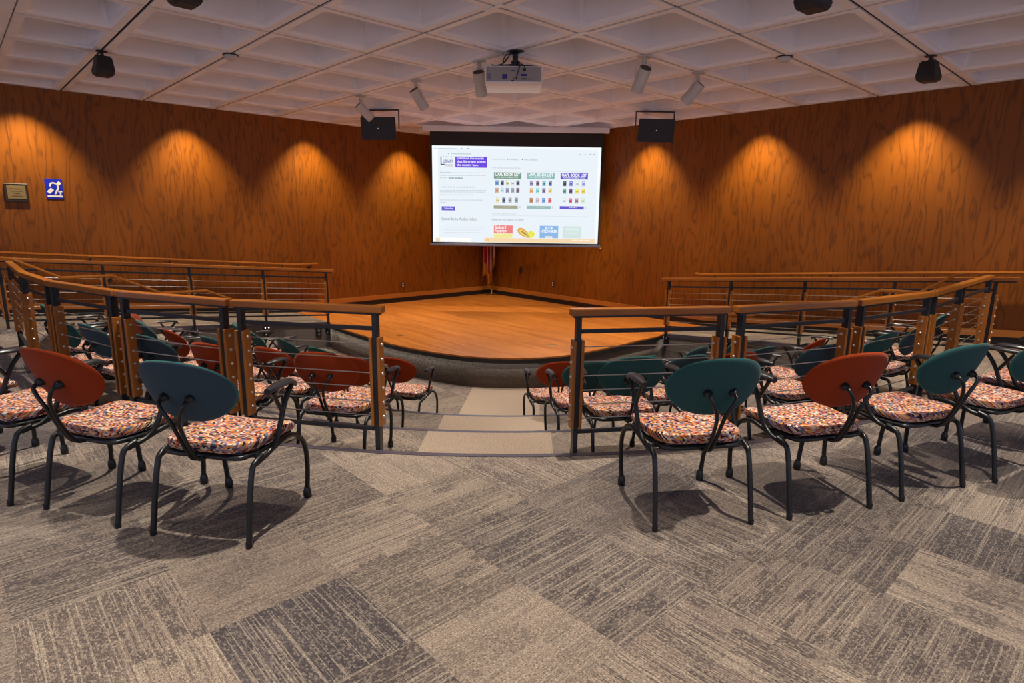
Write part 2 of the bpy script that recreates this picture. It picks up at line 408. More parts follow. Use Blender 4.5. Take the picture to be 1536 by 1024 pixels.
# dark edge along the ramps
for nm, pts in (('trim_5', [uv(UR+.004, v, zrampL(v)) for v in (RLa-.2, RLa, RLb)]), ('trim_6', [uv(u, VL-.004, zrampR(u)) for u in (RRa+.3, RRa, RRb)])):
    bm = bmesh.new(); d = (uv(1, 0) if nm == 'trim_5' else uv(0, -1)).normalized()
    for a, b in zip(pts, pts[1:]):
        q = []
        for p in (a, b):
            q.append([bm.verts.new(p + d*e + Vector((0, 0, dz))) for e, dz in ((-.04, .004), (.012, .004), (.012, -.055), (-.003, -.055))])
        for j in range(4): bm.faces.new((q[0][j], q[0][(j+1) % 4], q[1][(j+1) % 4], q[1][j]))
    tag(obj(nm, bm, 'nosing'), kind='structure')
# stage
st = empty('stage', (0, 0, 0), 0, 'low corner stage with orange strip wood top and curved carpeted front', 'stage')
bm = bmesh.new()
ctr = Vector((-.7, 12.5))
outer = []
for i, p in enumerate(front):
    a = front[max(i-1, 0)]; b = front[min(i+1, len(front)-1)]; t = (b-a).normalized(); outer.append(p + Vector((t.y, -t.x))*(.03 if 0 < i < len(front)-1 else 0))
back = [xy(RRb-.02, VR-.003), xy(UL+.003, VR-.003), xy(UL+.003, RLb+.02)]
slab(bm, outer + back, ZS, ZS-.022)
obj('stage_floor', bm, 'stage', st)
bm = bmesh.new()
lo = []
for i, p in enumerate(outer):
    lo.append(p)
prev = None
for i, p in enumerate(outer):
    a = outer[max(i-1, 0)]; b = outer[min(i+1, len(front)-1)]; t = (b-a).normalized(); nn = Vector((t.y, -t.x))
    q = [bm.verts.new((*(p + nn*e), ZS+dz)) for e, dz in ((-.003, -.0225), (.004, -.0225), (.004, -.075), (-.03, -.075), (-.03, -.0225))]
    if prev:
        for j in range(5): bm.faces.new((prev[j], prev[(j+1) % 5], q[(j+1) % 5], q[j]))
    prev = q
obj('edge_band', bm, 'black', st)
bm = bmesh.new()
for p, q in zip(front, front[1:]):
    bm.faces.new([bm.verts.new(x) for x in ((*p, ZP), (*q, ZP), (*q, ZS-.03), (*p, ZS-.03))])
bmesh.ops.remove_doubles(bm, verts=bm.verts[:], dist=1e-5)
o = obj('riser_face', bm, 'riser', st, True)
mdf = o.modifiers.new('s', 'SOLIDIFY'); mdf.thickness = .02; mdf.offset = 0
# walls
def wall(name, P0, P1, nrm, m):
    bm = bmesh.new(); d = nrm*.15
    a, b = P0, P1
    v = [bm.verts.new(x) for x in (a+Vector((0, 0, -.95)), b+Vector((0, 0, -.95)), b+Vector((0, 0, 3.75)), a+Vector((0, 0, 3.75)))]
    w2 = [bm.verts.new(x.co - d) for x in v]
    bm.faces.new(v); bm.faces.new(w2[::-1])
    for i in range(4): bm.faces.new((v[i], v[(i+1) % 4], w2[(i+1) % 4], w2[i]))
    tag(obj(name, bm, m), kind='structure')
nL = uv(1, 0); nR = uv(0, -1)
wall('wall_left', uv(UL, -7), uv(UL, VR+.15), nL, 'wallL')
wall('wall_right', uv(UL-.15, VR), uv(5.5, VR), nR, 'wallR')
def ribbon(name, pts, nrm, z0, z1, th, m, kind='structure'):
    bm = bmesh.new(); prev = None
    for p in pts:
        q = [bm.verts.new(p + nrm*e + Vector((0, 0, z))) for e, z in ((0, z0), (th, z0), (th, z1), (0, z1))]
        if prev:
            for j in range(4): bm.faces.new((prev[j], prev[(j+1) % 4], q[(j+1) % 4], q[j]))
        else: bm.faces.new(q)
        prev = q
    bm.faces.new(prev[::-1])
    tag(obj(name, bm, m), kind=kind)
pL = [uv(UL+.001, v, zrampL(v)) for v in (-7, RLa, RLb, VR-.012)]
pR = [uv(u, VR-.001, zrampR(u)) for u in (UL+.012, RRb, RRa, 5.5)]
ribbon('baseboard_left', pL, nL, 0, .103, .012, 'black'); ribbon('baseboard_right', pR, nR, 0, .103, .012, 'black')
ribbon('trim_7', pL, nL, .103, .195, .02, 'strip'); ribbon('trim_8', pR, nR, .103, .195, .02, 'strip')
# ------------------------------------------------------------------ waffle ceiling
S_ = 1.061
UG = [UL] + [-11.567 + S_*k for k in range(1, 16)]
VG = [1.517 + S_*k for k in range(-7, 8)] + [VR]
bm = bmesh.new()
def rrect(u0, u1, v0, v1, r, z, seg=3):
    pts = []
    for cx_, cy_, a0 in ((u1-r, v1-r, 0), (u0+r, v1-r, 90), (u0+r, v0+r, 180), (u1-r, v0+r, 270)):
        for k in range(seg+1):
            a = math.radians(a0+90*k/seg); pts.append((cx_+r*math.cos(a), cy_+r*math.sin(a)))
    return [bm.verts.new(uv(a, b, z)) for a, b in pts]
def srect(u0, u1, v0, v1, z):
    # same vertex count, corners collapsed onto a sharp rectangle
    out = []
    for cx_, cy_ in ((u1, v1), (u0, v1), (u0, v0), (u1, v0)):
        out += [(cx_, cy_)]
    return [bm.verts.new(uv(a, b, z)) for a, b in out]
for i in range(len(UG)-1):
    for j in range(len(VG)-1):
        u0, u1, v0, v1 = UG[i], UG[i+1], VG[j], VG[j+1]
        if v0 < .4 and u0 < -6.4: continue
        if v0 < .6 and u0 < -6.4: v0 = .69
        g = .014
        R0 = srect(u0+(g if i else 0), u1-g, v0+g, v1-(g if j < len(VG)-2 else 0), CEIL)
        Rt = srect(u0+(g if i else 0), u1-g, v0+g, v1-(g if j < len(VG)-2 else 0), CEIL+.03)
        for k in range(4): bm.faces.new((R0[k], R0[(k+1) % 4], Rt[(k+1) % 4], Rt[k]))
        a = .085
        A = rrect(u0+a, u1-a, v0+a, v1-a, .05, CEIL)
        B = rrect(u0+a+.012, u1-a-.012, v0+a+.012, v1-a-.012, .05, CEIL+.02)
        c_ = .065; Cc = rrect(u0+a+.03, u1-a-.03, v0+a+.03, v1-a-.03, .05, CEIL+.028)
        D = rrect(u0+a+c_+.03, u1-a-c_-.03, v0+a+c_+.03, v1-a-c_-.03, .05, CEIL+.455)
        n = len(A)
        for X, Y in ((A, B), (B, Cc), (Cc, D)):
            for k in range(n):
                f = bm.faces.new((X[k], X[(k+1) % n], Y[(k+1) % n], Y[k]))
        bm.faces.new(D)
        # flat rim between rectangle and opening
        for c in range(4):
            for k in range(3): bm.faces.new((R0[c], A[c*4+k], A[c*4+k+1]))
            bm.faces.new((R0[c], A[c*4+3], A[((c+1)*4) % 16], R0[(c+1) % 4]))
tag(obj('ceiling', bm, 'ceil'), kind='structure')
bm = bmesh.new()
for u in UG[1:]:
    box(bm, (u-.02, VG[0], CEIL+.012), (u+.02, VG[-1], CEIL+.03), 0, Matrix.Rotation(-PI/4, 4, 'Z'))
for v in VG[:-1]:
    box(bm, (UG[0], v-.02, CEIL+.0125), (UG[-1], v+.02, CEIL+.0305), 0, Matrix.Rotation(-PI/4, 4, 'Z'))
tag(obj('trim_9', bm, 'gap'), kind='structure')
bm = bmesh.new(); box(bm, (UL, -5.9, CEIL-.006), (-6.27, .69, CEIL+.45), 0, Matrix.Rotation(-PI/4, 4, 'Z'))
tag(obj('ceiling', bm, 'ceil'), kind='structure')
bm = bmesh.new(); box(bm, (UL-.1, -7.1, CEIL+.46), (5.6, VR+.1, CEIL+.5), 0, Matrix.Rotation(-PI/4, 4, 'Z'))
tag(obj('ceiling', bm, 'ceil'), kind='structure')
# downlight cans up in the coffers
first = None
for u, v in DOWN:
    if not down_power(u, v): continue
    if first is None:
        r_ = empty('downlight', uv(u, v, CEIL+.454), 0, 'small round downlight can recessed inside a ceiling coffer', 'ceiling light', 'downlights inside the ceiling coffers')
        b = bmesh.new(); lathe(b, [(.07, 0), (.07, -.21), (.058, -.21), (.055, -.19), (.055, 0)], 16); obj('housing', b, 'white', r_, True)
        b = bmesh.new(); lathe(b, [(.050, -.16), (.050, -.165)], 16); obj('lens', b, 'lamp', r_)
        first = r_
    else:
        r2 = first.copy(); C.objects.link(r2); r2.location = uv(u, v, CEIL+.454)
        for ch in list(first.children):
            q = ch.copy(); C.objects.link(q); q.parent = r2
# ------------------------------------------------------------------ railings
def rail_seg(name, P0, P1, zf0, zf1, post_t, label, group, cables=6, bracket=False, inward=None, cat='railing', drop=.20, over=.05, steel_end=None):
    """P0,P1 plan points; zf floor heights under them; post_t metres along."""
    d = (P1-P0); Ln = d.length; d = d/Ln; ang = math.atan2(d.y, d.x)
    root = empty(name, (P0.x, P0.y, zf0), ang, label, cat, group)
    sl = (zf1-zf0)/Ln
    def shear(): return Matrix(((1, 0, 0, 0), (0, 1, 0, 0), (sl, 0, 1, 0), (0, 0, 0, 1)))
    Sh = shear()
    b = bmesh.new(); bbox(b, (-over, -.032, .900), (Ln+over, .032, .945), .008, 0, Sh); obj('top_rail', b, 'railwood', root)
    b = bmesh.new(); box(b, (-over+.02, -.022, .888), (Ln+over-.02, .022, .8995), 0, Sh); obj('rail_plate', b, 'steel', root)
    p0, p1 = post_t[0], post_t[-1]
    b = bmesh.new(); bbox(b, (p0, -.012, .786), (p1, .012, .812), .003, 0, Sh); obj('upper_bar', b, 'steel', root)
    b = bmesh.new(); bbox(b, (p0, -.012, .125), (p1, .012, .150), .003, 0, Sh); obj('lower_bar', b, 'steel', root)
    for k in range(cables):
        z = .70 - .095*k
        b = bmesh.new(); tube(b, [(p0-.045, 0, z+sl*(p0-.045)), (p1+.045, 0, z+sl*(p1+.045))], .0035, 6)
        for t in post_t:
            for s in (-1, 1):
                tube(b, [(t+s*.036, 0, z+sl*t), (t+s*.042, 0, z+sl*t), (t+s*.048, 0, z+sl*t)], [.011, .010, .004], 8)
        obj('cable', b, 'wire', root, True)
    for t in post_t:
        zb = sl*t
        b = bmesh.new(); bbox(b, (t-.016, -.026, zb-drop), (t+.016, .026, zb+.888), .003)
        po = obj('post', b, 'steel', root)
        for s in (-1, 1):
            b = bmesh.new(); bbox(b, (t+min(s*.0165, s*.036), -.036, zb+.165), (t+max(s*.0165, s*.036), .036, zb+.745), .004)
            obj('cladding', b, 'cladwood', po)
        if bracket:
            b = bmesh.new(); y0 = .027*inward; y1 = .045*inward
            bbox(b, (t-.05, min(y0, y1), zb-.20), (t+.05, max(y0, y1), zb-.03), .003); obj('bracket', b, 'steel', po)
            b = bmesh.new()
            for bx in (-.03, .03):
                for bz in (-.17, -.06):
                    tube(b, [(t+bx, -.026*inward, zb+bz), (t+bx, -.030*inward, zb+bz)], [.011, .007], 8)
            obj('bolt', b, 'chrome', po)
    return root
RR_ = R1-.045
segs = [(-3.95, -13.9), (-14.35, -24.25), (-24.7, -34.5), (-34.9, -44.7), 'L', (7.5, 17.75), (18.4, 28.6), (29.2, 39.8), (40.3, 50.3), 'R']
lab = ['wood-topped cable railing panel just left of the centre aisle', 'wood-topped cable railing panel, second one left of the centre aisle', 'wood-topped cable railing panel, third one left of the centre aisle', 'wood-topped cable railing panel, fourth one left of the centre aisle', 'farthest left wood-topped cable railing panel along the curve, nearest the left wall',
       'wood-topped cable railing panel just right of the centre aisle', 'wood-topped cable railing panel, second one right of the centre aisle', 'wood-topped cable railing panel, third one right of the centre aisle', 'wood-topped cable railing panel, fourth one right of the centre aisle', 'farthest right wood-topped cable railing panel along the curve, nearest the right ramp']
for sg, l in zip(segs, lab):
    if sg == 'L': e_ = pol(RR_, -45.3); v_ = H*(e_.x+e_.y); P0, P1 = e_, xy(-8.66, v_)
    elif sg == 'R': e_ = pol(RR_, 50.5); u_ = H*(e_.x-e_.y); P0, P1 = e_, xy(u_, 8.36)
    else: P0, P1 = pol(RR_, sg[0]), pol(RR_, sg[1])
    Ln = (P1-P0).length
    rail_seg('guard_railing', P0, P1, 0, 0, [.045, Ln-.045], l, 'curved guard railing panels', 6, over=.01)
# ramp railings
rp = []
vL0 = .25
P0 = xy(UR+.03, vL0); P1 = xy(UR+.03, RLb-.02); Ln = (P1-P0).length
rail_seg('ramp_railing', P0, P1, zrampL(vL0), ZS, [Ln-.02-1.09*k for k in (4, 3, 2, 1, 0)], 'long cable railing with wood cap along the left wall ramp', 'ramp railings', 6, True, 1, drop=.20, over=.12)
P0 = xy(RRb+.03, VL-.03); P1 = xy(-1.15, VL-.03)
rail_seg('ramp_railing', P0, P1, ZS, zrampR(-1.15), [.02+1.075*k for k in range(5)][:4] + [4.24], 'long cable railing with wood cap along the right wall ramp', 'ramp railings', 6, True, 1, drop=.20, over=.12)
# zigzag handrails down the side stairs
def poly_tube_rail(name, pts, label, brk, group=None, w=.022, mountdir=None, mlen=.1):
    root = empty(name, pts[0], 0, label, 'handrail', group); o0 = Vector(pts[0])
    b = bmesh.new(); prev = None
    P = [Vector(p)-o0 for p in pts]
    for i, p in enumerate(P):
        d = (P[min(i+1, len(P)-1)] - P[max(i-1, 0)]); d.z = 0; d.normalize(); s = Vector((-d.y, d.x, 0))
        q = [b.verts.new(p + s*x*w + Vector((0, 0, z*w))) for x, z in ((-1, -.8), (1, -.8), (1.1, 0), (.8, .9), (-.8, .9), (-1.1, 0))]
        if prev:
            for j in range(6): b.faces.new((prev[j], prev[(j+1) % 6], q[(j+1) % 6], q[j]))
        else: b.faces.new(q)
        prev = q
    b.faces.new(prev[::-1]); obj('rail', b, 'railwood', root)
    for k in brk:
        p = Vector(k)-o0; b = bmesh.new(); m = mountdir
        tube(b, [p + Vector((0, 0, -.018)), p + Vector((0, 0, -.06)) + m*.01, p + Vector((0, 0, -.075)) + m*.03, p + m*mlen + Vector((0, 0, -.075))], .008, 8)
        bx = p + m*(mlen) + Vector((0, 0, -.075)); tube(b, [bx - m*.006, bx], .03, 10)
        obj('bracket', b, 'steel', root)
    return root
zz = [(-9.83, .30, .93), (-9.83, .56, .90), (-9.83, 1.05, .63), (-9.83, 1.62, .625), (-9.83, 2.2, .34), (-9.83, 2.8, .335), (-9.83, 3.38, .07), (-9.83, 3.9, .06)]
poly_tube_rail('stair_handrail', [uv(*q) for q in zz], 'thin wooden zigzag handrail stepping down beside the left ramp', [uv(-9.83, 1.6, .625), uv(-9.83, 2.7, .337)], 'side stair handrails', .02, -nL, .11)
zz = [(-1.45, 8.49, .93), (-1.6, 8.49, .90), (-1.93, 8.49, .67), (-2.33, 8.49, .66), (-2.75, 8.49, .46), (-3.5, 8.49, .38), (-3.96, 8.49, .13), (-4.5, 8.49, .10)]
poly_tube_rail('stair_handrail', [uv(*q) for q in zz], 'thin wooden zigzag handrail stepping down beside the right ramp', [uv(-2.3, 8.49, .66), uv(-3.4, 8.49, .40)], 'side stair handrails', .02, -nR, .11)
# wall handrails
vv = [-2.2, RLa, RLb, 5.3]
poly_tube_rail('wall_handrail', [uv(UL+.09, v, zrampL(v)+.935) for v in vv], 'long wooden handrail on black brackets along the left wood wall', [uv(UL+.09, v, zrampL(v)+.935) for v in (-1.0, .4, 1.6, 2.7, 3.8, 4.6, 5.15)], 'wall handrails', .025, -nL, .088)
vv = [2.5, RRa, RRb, -5.66]
poly_tube_rail('wall_handrail', [uv(u, VR-.09, zrampR(u)+.935) for u in vv], 'long wooden handrail on black brackets along the right wood wall', [uv(u, VR-.09, zrampR(u)+.935) for u in (1.4, .2, -1.0, -2.2, -3.4, -4.5, -5.3)], 'wall handrails', .025, -nR, .088)
# ------------------------------------------------------------------ chairs
def backrest_bm():
    b = bmesh.new(); NR, NS = 7, 40; W_, Hh = .242, .156
    def pt(rr, k, side):
        t = 2*PI*k/NS; c, s = math.cos(t), math.sin(t)
        e = .86
        x = W_*rr*math.copysign(abs(c)**e, c); z = Hh*rr*math.copysign(abs(s)**.95, s)
        if z < 0: x *= 1 - .10*abs(z/Hh)
        th = .024*math.sqrt(max(0, 1-rr**5))
        y = 1.3*x*x - .42*z + (th if side else -th*.75)
        return (x, y, z)
    for side in (0, 1):
        rings = []
        for i in range(1, NR+1):
            rr = math.sin(i/NR*PI/2) if i < NR else 1
            rings.append([b.verts.new(pt(rr, k, side)) for k in range(NS)])
        c = b.verts.new(pt(0, 0, side))
        for k in range(NS): b.faces.new((c, rings[0][k], rings[0][(k+1) % NS])).material_index = 1-side
        for i in range(NR-1):
            for k in range(NS): b.faces.new((rings[i][k], rings[i][(k+1) % NS], rings[i+1][(k+1) % NS], rings[i+1][k])).material_index = (1-side) if i < NR-2 else 0  # rear centre takes the shade-coloured slot, rim keeps the lit one
    bmesh.ops.remove_doubles(b, verts=b.verts[:], dist=1e-5)
    bmesh.ops.translate(b, verts=b.verts[:], vec=(0, -.305, .735))
    return b
def seat_bm():
    b = bmesh.new(); NS = 36; layers = []
    for z, sc in ((.418, .90), (.422, .97), (.440, 1.0), (.458, .985), (.466, .93), (.470, .6), (.468, .25)):
        ring = []
        for k in range(NS):
            t = 2*PI*k/NS; c, s = math.cos(t), math.sin(t)
            x = math.copysign(abs(c)**.44, c)*.240*sc; y = math.copysign(abs(s)**.44, s)*.235*sc
            x *= 1 + .10*(y/.235)*.5
            zz_ = z - (.035*max(0, (y-.10)/.135)**2 if y > .10 else 0) + (.010*max(0, (-y-.12)/.11) if z > .45 else 0) - (.008*(1-abs(x)/.25) if z > .46 else 0)
            ring.append(b.verts.new((x, y+.02, zz_)))
        layers.append(ring)
    for i in range(len(layers)-1):
        for k in range(NS): b.faces.new((layers[i][k], layers[i][(k+1) % NS], layers[i+1][(k+1) % NS], layers[i+1][k]))
    b.faces.new(layers[0][::-1]); b.faces.new(layers[-1])
    return b
meshes = {}
def part(name, bm_, mat, parent, smooth=True): return obj(name, bm_, mat, parent, smooth)
def make_chair(color):
    t = empty('armchair')
    part('backrest', backrest_bm(), {'teal': ['teal', 'tealshade'], 'blue': ['teal', 'slate'], 'red': ['red', 'red']}[color], t)  # blue is teal too, with deeper shade painted on the rear
    part('seat', seat_bm(), 'seat', t)
    b = bmesh.new()
    tube(b, spline([(-.225, .16, .405), (-.23, 0, .40), (-.21, -.15, .40), (-.17, -.195, .40), (0, -.20, .40), (.17, -.195, .40), (.21, -.15, .40), (.23, 0, .40), (.225, .16, .405)], 3), .0125, 8)
    bbox(b, (-.20, -.18, .398), (.20, .20, .4175), .008); tube(b, [(-.225, .16, .405), (.225, .16, .405)], .012, 8); tube(b, [(-.256, -.12, .392), (.256, -.12, .392)], .013, 8); tube(b, [(-.225, -.04, .402), (.225, -.04, .402)], .012, 8)
    part('seat_frame', b, 'frame', t)
    b = bmesh.new()
    for s in (-1, 1):
        tube(b, spline([(s*.064, -.334, .705), (s*.062, -.352, .690), (s*.044, -.352, .655), (s*.020, -.338, .60), (s*.013, -.308, .52), (s*.012, -.27, .44), (s*.012, -.23, .395), (s*.012, -.13, .388)], 3), .0095, 8)
        tube(b, [(s*.064, -.310, .712), (s*.064, -.326, .708), (s*.064, -.338, .705)], [.021, .020, .010], 10)
    part('back_support', b, 'frame', t)
    for s in (-1, 1):
        b = bmesh.new(); tube(b, spline([(s*.255, -.262, .004), (s*.252, -.228, .20), (s*.250, -.195, .34), (s*.252, -.165, .378), (s*.256, -.12, .392)], 3), .0135, 8)
        lathe(b, [(.0145, .0), (.015, .02), (.0135, .03)], 8, Matrix.Translation((s*.255, -.262, 0)))
        part('leg', b, 'frame', t)
        b = bmesh.new(); tube(b, spline([(s*.240, .262, .02), (s*.252, .260, .16), (s*.262, .235, .30), (s*.266, .17, .385), (s*.265, .09, .418), (s*.262, .0, .408), (s*.258, -.08, .388)], 3), .013, 8)
        lathe(b, [(.006, 0), (.019, .002), (.022, .012), (.021, .038), (.014, .06)], 10, Matrix.Translation((s*.240, .264, 0)))
        part('leg', b, 'frame', t)
        b = bmesh.new()
        tube(b, spline([(s*.275, .125, .672), (s*.272, .08, .62), (s*.270, .045, .56), (s*.268, .015, .49), (s*.265, -.02, .43), (s*.260, -.07, .392), (s*.256, -.12, .380), (s*.252, -.165, .370)], 3), .013, 8)
        tube(b, spline([(s*.275, -.035, .675), (s*.273, -.010, .635), (s*.271, .022, .585), (s*.270, .040, .555)], 3), .0105, 8)
        ar = part('arm', b, 'frame', t)
        b = bmesh.new(); prev = None; NP = 12
        for i in range(NP+1):
            f = i/NP; y = -.075 + .235*f; ww = .030*math.sin(PI*min(1, max(.12, .10+f*.86)))**.55 * (1.15 if .25 < f < .85 else 1)
            zc = .690 + .010*math.sin(PI*f) - (.022*((f-.72)/.28)**2 if f > .72 else 0); tt = .015
            q = [b.verts.new((s*.275 + ww*math.cos(a), y, zc + tt*math.sin(a))) for a in [2*PI*k/10 for k in range(10)]]
            if prev:
                for j in range(10): b.faces.new((prev[j], prev[(j+1) % 10], q[(j+1) % 10], q[j]))
            else: b.faces.new(q)
            prev = q
        b.faces.new(prev[::-1]); part('arm_pad', b, 'pad', ar)
    return t
protos = {}
def copy_tree(o, parent=None):
    c = o.copy(); C.objects.link(c); c.parent = parent
    for ch in list(o.children): copy_tree(ch, c)
    return c
BACK, SECOND, THIRD, FRONT = ('back row on the upper floor', 'second-highest row', 'third row down', 'front row by the stage')
Rw = {0: (0, 'armchairs on the upper floor'), 1: (-.28, 'armchairs on the first step down'), 2: (-.56, 'armchairs on the second step down'), 3: (-.84, 'armchairs in the front row')}
chairs = [
 (0, 7.15, -7.9, 'blue', 'shade-toned teal backed armchair nearest the camera left of the aisle, back row'),
 (0, 7.11, -13.6, 'red', 'dark red backed armchair in the left back row, between two teal ones'),
 (0, 7.11, -19.4, 'red', 'red backed armchair cut off by the left picture edge, back row'),
 (0, 7.10, -26.0, 'teal', 'armchair at the left edge behind the cut-off red one, only seat and arm showing'),
 (0, 6.95, 11.6, 'teal', 'teal backed armchair nearest the aisle on the right, back row'),
 (0, 6.95, 17.6, 'red', 'bright orange-red backed armchair in the right back row'),
 (0, 6.94, 23.8, 'teal', 'teal backed armchair right of the bright orange one, back row'),
 (0, 6.98, 30.0, 'teal', 'teal backed armchair cut off by the right picture edge, back row'),
 (0, 6.98, 36.3, 'teal', 'rightmost armchair of the back row, mostly hidden behind a teal one'),
 (1, 5.72, -8.8, 'red', 'brown-red backed armchair right behind the first left railing panel'),
 (1, 5.72, -17.6, 'red', 'red backed armchair behind the second left railing panel posts'),
 (1, 5.72, -24.2, 'blue', 'shade-toned teal backed armchair seen through the second left railing panel'),
 (1, 5.72, -32.2, 'blue', 'shade-toned teal backed armchair seen through the third left railing panel'),
 (1, 5.74, -38.9, 'teal', 'teal backed armchair behind the far left wood posts'),
 (1, 5.70, -46.5, 'teal', 'teal backed armchair farthest left on the first step down'),
 (1, 5.72, 12.3, 'teal', 'teal backed armchair right behind the first right railing panel'),
 (1, 5.72, 19.8, 'red', 'orange-red backed armchair mostly hidden behind the near teal back, right side'),
 (1, 5.72, 28.4, 'blue', 'shade-toned teal backed armchair just behind the bright orange near chair'),
 (1, 5.68, 37.2, 'teal', 'teal backed armchair beyond the paired posts of the third right railing panel'),
 (1, 5.70, 44.6, 'blue', 'dark shade-toned teal backed armchair beside the leaning right wood posts'),
 (1, 5.72, 52.6, 'teal', 'teal backed armchair farthest right on the first step down'),
 (2, 4.68, -13.0, 'red', 'dark red backed armchair half hidden by the brown-red one, left of the aisle'),
 (2, 4.68, -23.0, 'red', 'red backed armchair seen through the first left railing panel, second step down'),
 (2, 4.68, -33.2, 'blue', 'shade-toned teal back just showing above the red chair behind the second left panel'),
 (2, 4.78, -41.2, 'red', 'orange-red backed armchair turned sideways, left side of the second step down'),
 (2, 4.88, -49.6, 'blue', 'shade-toned teal backed armchair between two red ones near the left ramp'),
 (2, 4.95, -58, 'red', 'small red backed armchair farthest left on the second step down'),
 (2, 4.68, 12.7, 'teal', 'teal backed armchair beside the aisle behind the first right post'),
 (2, 4.68, 24.3, 'blue', 'shade-toned teal backed armchair behind the right of the first right railing panel'),
 (2, 4.70, 35.2, 'blue', 'shade-toned teal backed armchair beyond the hidden orange-red one, right side'),
 (2, 4.82, 45.0, 'red', 'dark red backed armchair below the right ramp, right side'),
 (2, 4.95, 55.5, 'teal', 'teal backed armchair farthest right on the second step down, below the ramp'),
 (3, 3.55, -15.0, 'red', 'dark red backed front-row armchair just right of the first left railing post'),
 (3, 3.55, -31.0, 'teal', 'front-row armchair with only the top of its teal back showing, left of centre'),
 (3, 3.55, -42.0, 'teal', 'teal backed front-row armchair, third from the left ramp corner'),
 (3, 3.68, -52.6, 'teal', 'teal backed front-row armchair, second from the left ramp corner'),
 (3, 3.80, -63.0, 'teal', 'teal backed front-row armchair nearest the left ramp wall'),
 (3, 3.55, 13.3, 'red', 'orange-red backed front-row armchair right of the centre aisle'),
 (3, 3.55, 29.2, 'teal', 'front-row armchair with only its teal top edge showing behind a teal one'),
 (3, 3.55, 44.0, 'blue', 'shade-toned teal backed front-row armchair below the end post of the right ramp'),
 (3, 3.68, 56.5, 'teal', 'teal backed front-row armchair half behind the paired right posts'),
]
for row, rb, a, col, lb in chairs:
    rc = rb-.24; p = pol(rc, a); z, grp = Rw[row]
    if col not in protos: t = protos[col] = make_chair(col)
    else: t = copy_tree(protos[col])
    t.location = (p.x, p.y, z); t.rotation_euler = (0, 0, math.radians(a + {-7.9: -2, -13.6: -4.5, -19.4: -4}.get(a, 0)))
    tag(t, lb, 'chair', grp)
# ------------------------------------------------------------------ projection screen
FW = Vector((math.sin(-.0338), math.cos(-.0338), 0)); RT = Vector((FW.y, -FW.x, 0))
DS = 12.35
sroot = empty('projection_screen', FW*DS + Vector((0, 0, .95)), .0338, 'large pull-down projection screen showing a library web page in the corner', 'screen')
# local: x right, y away from the camera, z up
b = bmesh.new(); bbox(b, (-1.806, -.07, 2.165), (1.848, .07, 2.268), .012); hs = obj('housing', b, 'white', sroot)
for sx in (-1.3, 0.2, 1.3):
    b = bmesh.new(); box(b, (sx-.03, -.03, 2.269), (sx+.03, .03, CEIL-.95-.0005)); obj('hanger', b, 'white', sroot)
b = bmesh.new(); box(b, (-1.667, -.004, .0), (1.745, .004, 2.164)); obj('screen_cloth', b, 'screenblack', sroot)
b = bmesh.new(); bbox(b, (-1.69, -.022, -.045), (1.765, .022, -.001), .006); obj('bottom_bar', b, 'bar', sroot)
# the projected page
pal = {}
pm = []; pidx = {}
def pc(rgb):
    if rgb not in pidx:
        pidx[rgb] = len(pm); pm.append(emis('page_%d_%d_%d' % rgb, s2l(*[q*.84+236*.16 for q in rgb]), .97))
    return pidx[rgb]
def ps(x, y):
    y2 = y - (x-650)*.0095
    lx = -1.628 + (x-648.5)/(900.5-648.5)*3.335; lz = (2.850-.95) - (y2-218.7)/(363.5-218.7)*1.872
    return lx, lz
page = bmesh.new()
def pq(x0, y0, x1, y1, rgb, lay=1):
    a, c = ps(x0, y0 + 0), ps(x1, y1 + 0)
    yy0 = (y0 + (x1-x0)/2*.0095)
    a = ps(x0, y0); c = ps(x1, y1 + (x1-x0)*.0095)
    yv = -.0065 - .0008*lay
    f = page.faces.new([page.verts.new(p) for p in ((a[0], yv, c[1]), (c[0], yv, c[1]), (c[0], yv, a[1]), (a[0], yv, a[1]))]); f.material_index = pc(rgb)
def ptext(x, y, h, s, rgb, bold=0, width=None, lay=3):
    cu_ = bpy.data.curves.new('t', 'FONT'); cu_.body = s; cu_.size = 1; cu_.offset = bold
    o = bpy.data.objects.new('t', cu_); C.objects.link(o)
    dg = bpy.context.evaluated_depsgraph_get(); me = o.evaluated_get(dg).to_mesh()
    xs = [v.co.x for v in me.vertices]; k = 1.0
    hz = h/(363.5-218.7)*1.872/.72
    W_ = (max(xs)-min(xs))*hz if xs else 1
    kx = 1.0
    if width: kx = (width/252*3.335)/W_
    lx, lz = ps(x, y); mp = [page.verts.new((lx + (v.co.x-min(xs))*hz*kx, -.0065-.0008*lay, lz + v.co.y*hz)) for v in me.vertices]
    for p in me.polygons:
        try:
            f = page.faces.new([mp[i] for i in p.vertices]); f.material_index = pc(rgb)
        except ValueError: pass
    o.evaluated_get(dg).to_mesh_clear(); bpy.data.objects.remove(o); bpy.data.curves.remove(cu_)
WHT = (228, 237, 245)
pq(648.5, 218.7, 900.5, 363.5, WHT, 0)
pq(648.5, 218.7, 657, 363.5, (243, 248, 252), 1); pq(896, 221, 900.5, 363.5, (243, 248, 252), 1)
pq(648.5, 218.7, 900.5, 222.5, (238, 246, 252), 1)
pq(652.5, 357, 707, 363.5, (252, 250, 245), 1); pq(652.5, 357.3, 659, 363.3, (235, 205, 165), 2)
pq(727, 357, 900.5, 363.5, (243, 207, 158), 1); pq(730, 358, 734, 362, (240, 190, 110), 2)
for k in range(6): pq(862+k*4.6, 359.5, 865+k*4.6, 361.5, (252, 240, 225), 2)
